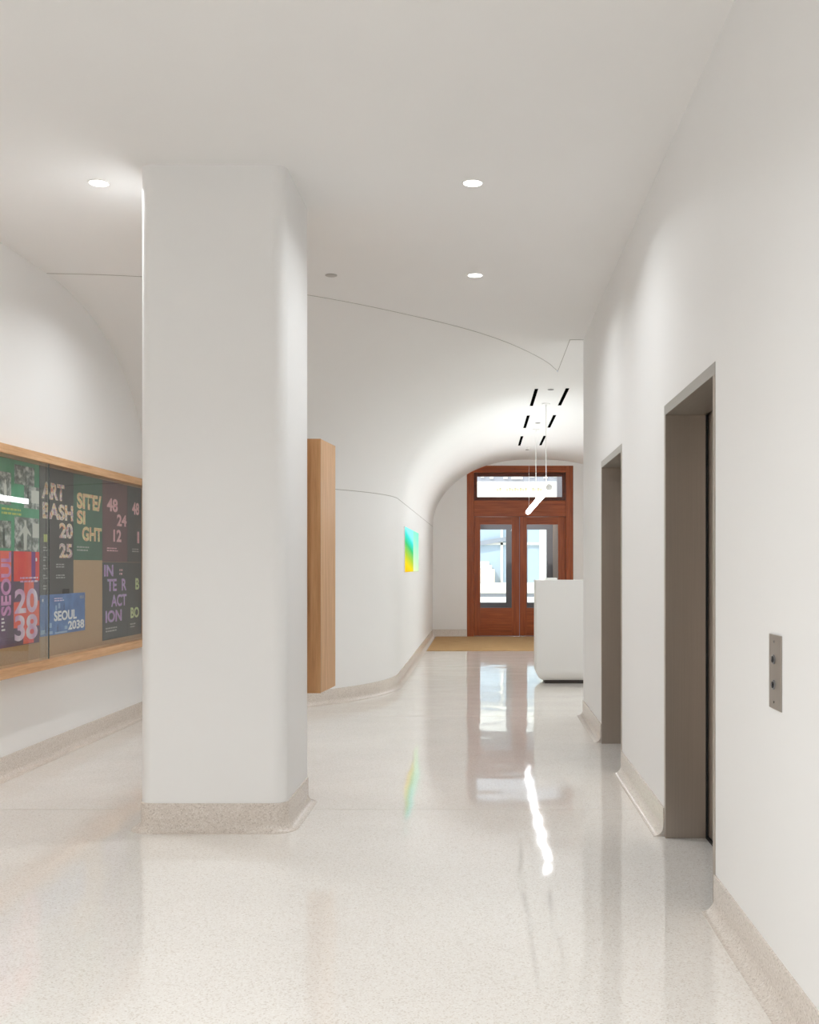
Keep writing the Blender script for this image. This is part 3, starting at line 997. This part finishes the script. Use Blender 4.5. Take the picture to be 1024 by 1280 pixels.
# site sight poster
y129 = Yc(128.8)
p = poster('dark green poster reading SITE/ SIGHT in cream speckled letters', y93 + 0.002, y129, 1.450, TOPZ, DGREEN)
px_text('SITE/', p, 97, 127.5, 1.848, 1.975, CREAMP, 0.0018, bold=0.045)
px_text('SI', p, 97, 107.5, 1.728, 1.838, CREAMP, 0.0018, bold=0.045)
px_text('GHT', p, 103.5, 128, 1.600, 1.714, CREAMP, 0.0018, bold=0.045)
small_print(p, 97, 112, 1.545, GREYP, 0.0018, 2, 0.012)

# maroon poster
y160 = Yc(160)
p = poster('maroon poster with pink numbers 48, 24 and 12', y129 + 0.002, y160, 1.437, TOPZ, MAROON)
px_text('48', p, 134.5, 148, 1.862, 1.974, PINKP, 0.0018, bold=0.035)
px_text('24', p, 147, 159, 1.747, 1.848, PINKP, 0.0018, bold=0.035)
px_text('12', p, 142.5, 152.5, 1.610, 1.715, PINKP, 0.0018, bold=0.035)
small_print(p, 134.5, 148, 1.548, PINKP, 0.0018, 2, 0.01)

# dark grey number poster next to the column
y178 = YZ - 0.065
p = poster('slate poster with pale numbers, partly hidden by the column, upper row', y160 + 0.002, y178, 1.437, TOPZ, SLATE)
px_text('48', p, 166, 174.7, 1.864, 1.976, PINKP, 0.0018, bold=0.035)
px_text('1', p, 172.3, 174.8, 1.610, 1.715, PINKP, 0.0018, bold=0.035)
small_print(p, 166, 174, 1.55, GREYP, 0.0018, 2, 0.01)

# interaction poster
p = poster('dark slate poster reading INTERACTION in lilac letters, lower row', y129 + 0.002, y160, 0.785, 1.435, SLATE)
px_text('IN', p, 131, 142.5, 1.316, 1.413, LILACP, 0.0018, bold=0.035)
px_text('TE  R', p, 135, 159, 1.190, 1.294, LILACP, 0.0018, bold=0.03)
px_text('ACT', p, 139.8, 159, 1.057, 1.160, LILACP, 0.0018, bold=0.03)
px_text('ION', p, 132.7, 153, 0.928, 1.030, LILACP, 0.0018, bold=0.035)
small_print(p, 133, 147, 0.875, GREYP, 0.0018, 2, 0.012)
small_print(p, 150, 154, 1.36, PINKP, 0.0018, 2, 0.016)

p = poster('slate poster with lime green letters, partly hidden by the column, lower row', y160 + 0.002, y178, 0.785, 1.435, SLATE)
px_text('B', p, 170, 174.8, 1.190, 1.294, LIMEP, 0.0018, bold=0.035)
px_text('BO', p, 164, 174.6, 0.938, 1.034, LIMEP, 0.0018, bold=0.035)
small_print(p, 163.5, 170, 0.88, GREYP, 0.0018, 2, 0.012)

# blue poster and the black card behind it
bm = MB(); box(bm, XBACK + 0.0016, XBACK + 0.004, Yc(79), Yc(87.2), 1.150, 1.232)
tag(obj('black_card', bm, BLACK), 'small black card tucked behind the top of the blue poster', 'card')
p = poster('blue landscape poster reading SEOUL 2038 in white letters', y50 + 0.004, Yc(106.5), 0.900, 1.196, BLUE, 0.0042)
px_text('SEOUL', p, 67.7, 96, 0.998, 1.072, WHITEP, 0.0062, bold=0.035)
px_text('2038', p, 85.3, 105.3, 0.920, 0.988, WHITEP, 0.0062, bold=0.035)
bm = MB(); lathe(bm, [(0.011, XBACK + 0.0058), (0.011, XBACK + 0.0064)], (0, Yc(53.7), 1.158), 'x', 20)
obj('emblem', bm, WHITEP, p)
small_print(p, 68, 80, 1.160, LAV, 0.0060, 2, 0.008)
small_print(p, 100, 105, 1.165, GREYP, 0.0060, 2, 0.006)
PALEB = paper('pale_blue_print', (150, 178, 210)); NAVY = paper('navy_print', (50, 78, 130))
bm = MB()
for x0, x1, z0, z1 in ((51, 58, .915, .945), (60, 66, .908, .93), (69, 84, .905, .918), (73, 75.5, 1.09, 1.13), (69.5, 71.5, 1.075, 1.115), (81, 84.5, .93, .955), (62, 65, .955, .99)):
    box(bm, XBACK + 0.0058, XBACK + 0.0062, Yc(x0), Yc(x1), z0, z1)
obj('print_pattern', bm, PALEB, p)
def fig2(y, z, h):
    pts = [(y - .22 * h, z), (y - .05 * h, z + .35 * h), (y - .2 * h, z + .55 * h), (y - .02 * h, z + .75 * h), (y + .0 * h, z + h), (y + .14 * h, z + .98 * h), (y + .14 * h, z + .8 * h), (y + .25 * h, z + .6 * h), (y + .12 * h, z + .45 * h), (y + .3 * h, z + .1 * h), (y + .15 * h, z + .05 * h), (y + .05 * h, z + .25 * h), (y - .1 * h, z)]
    return blob('printed_figure', p, pts, NAVY, 0.0066)
fig2(Yc(57), 0.915, 0.075); fig2(Yc(72), 0.915, 0.06); fig2(Yc(80), 1.07, 0.06)
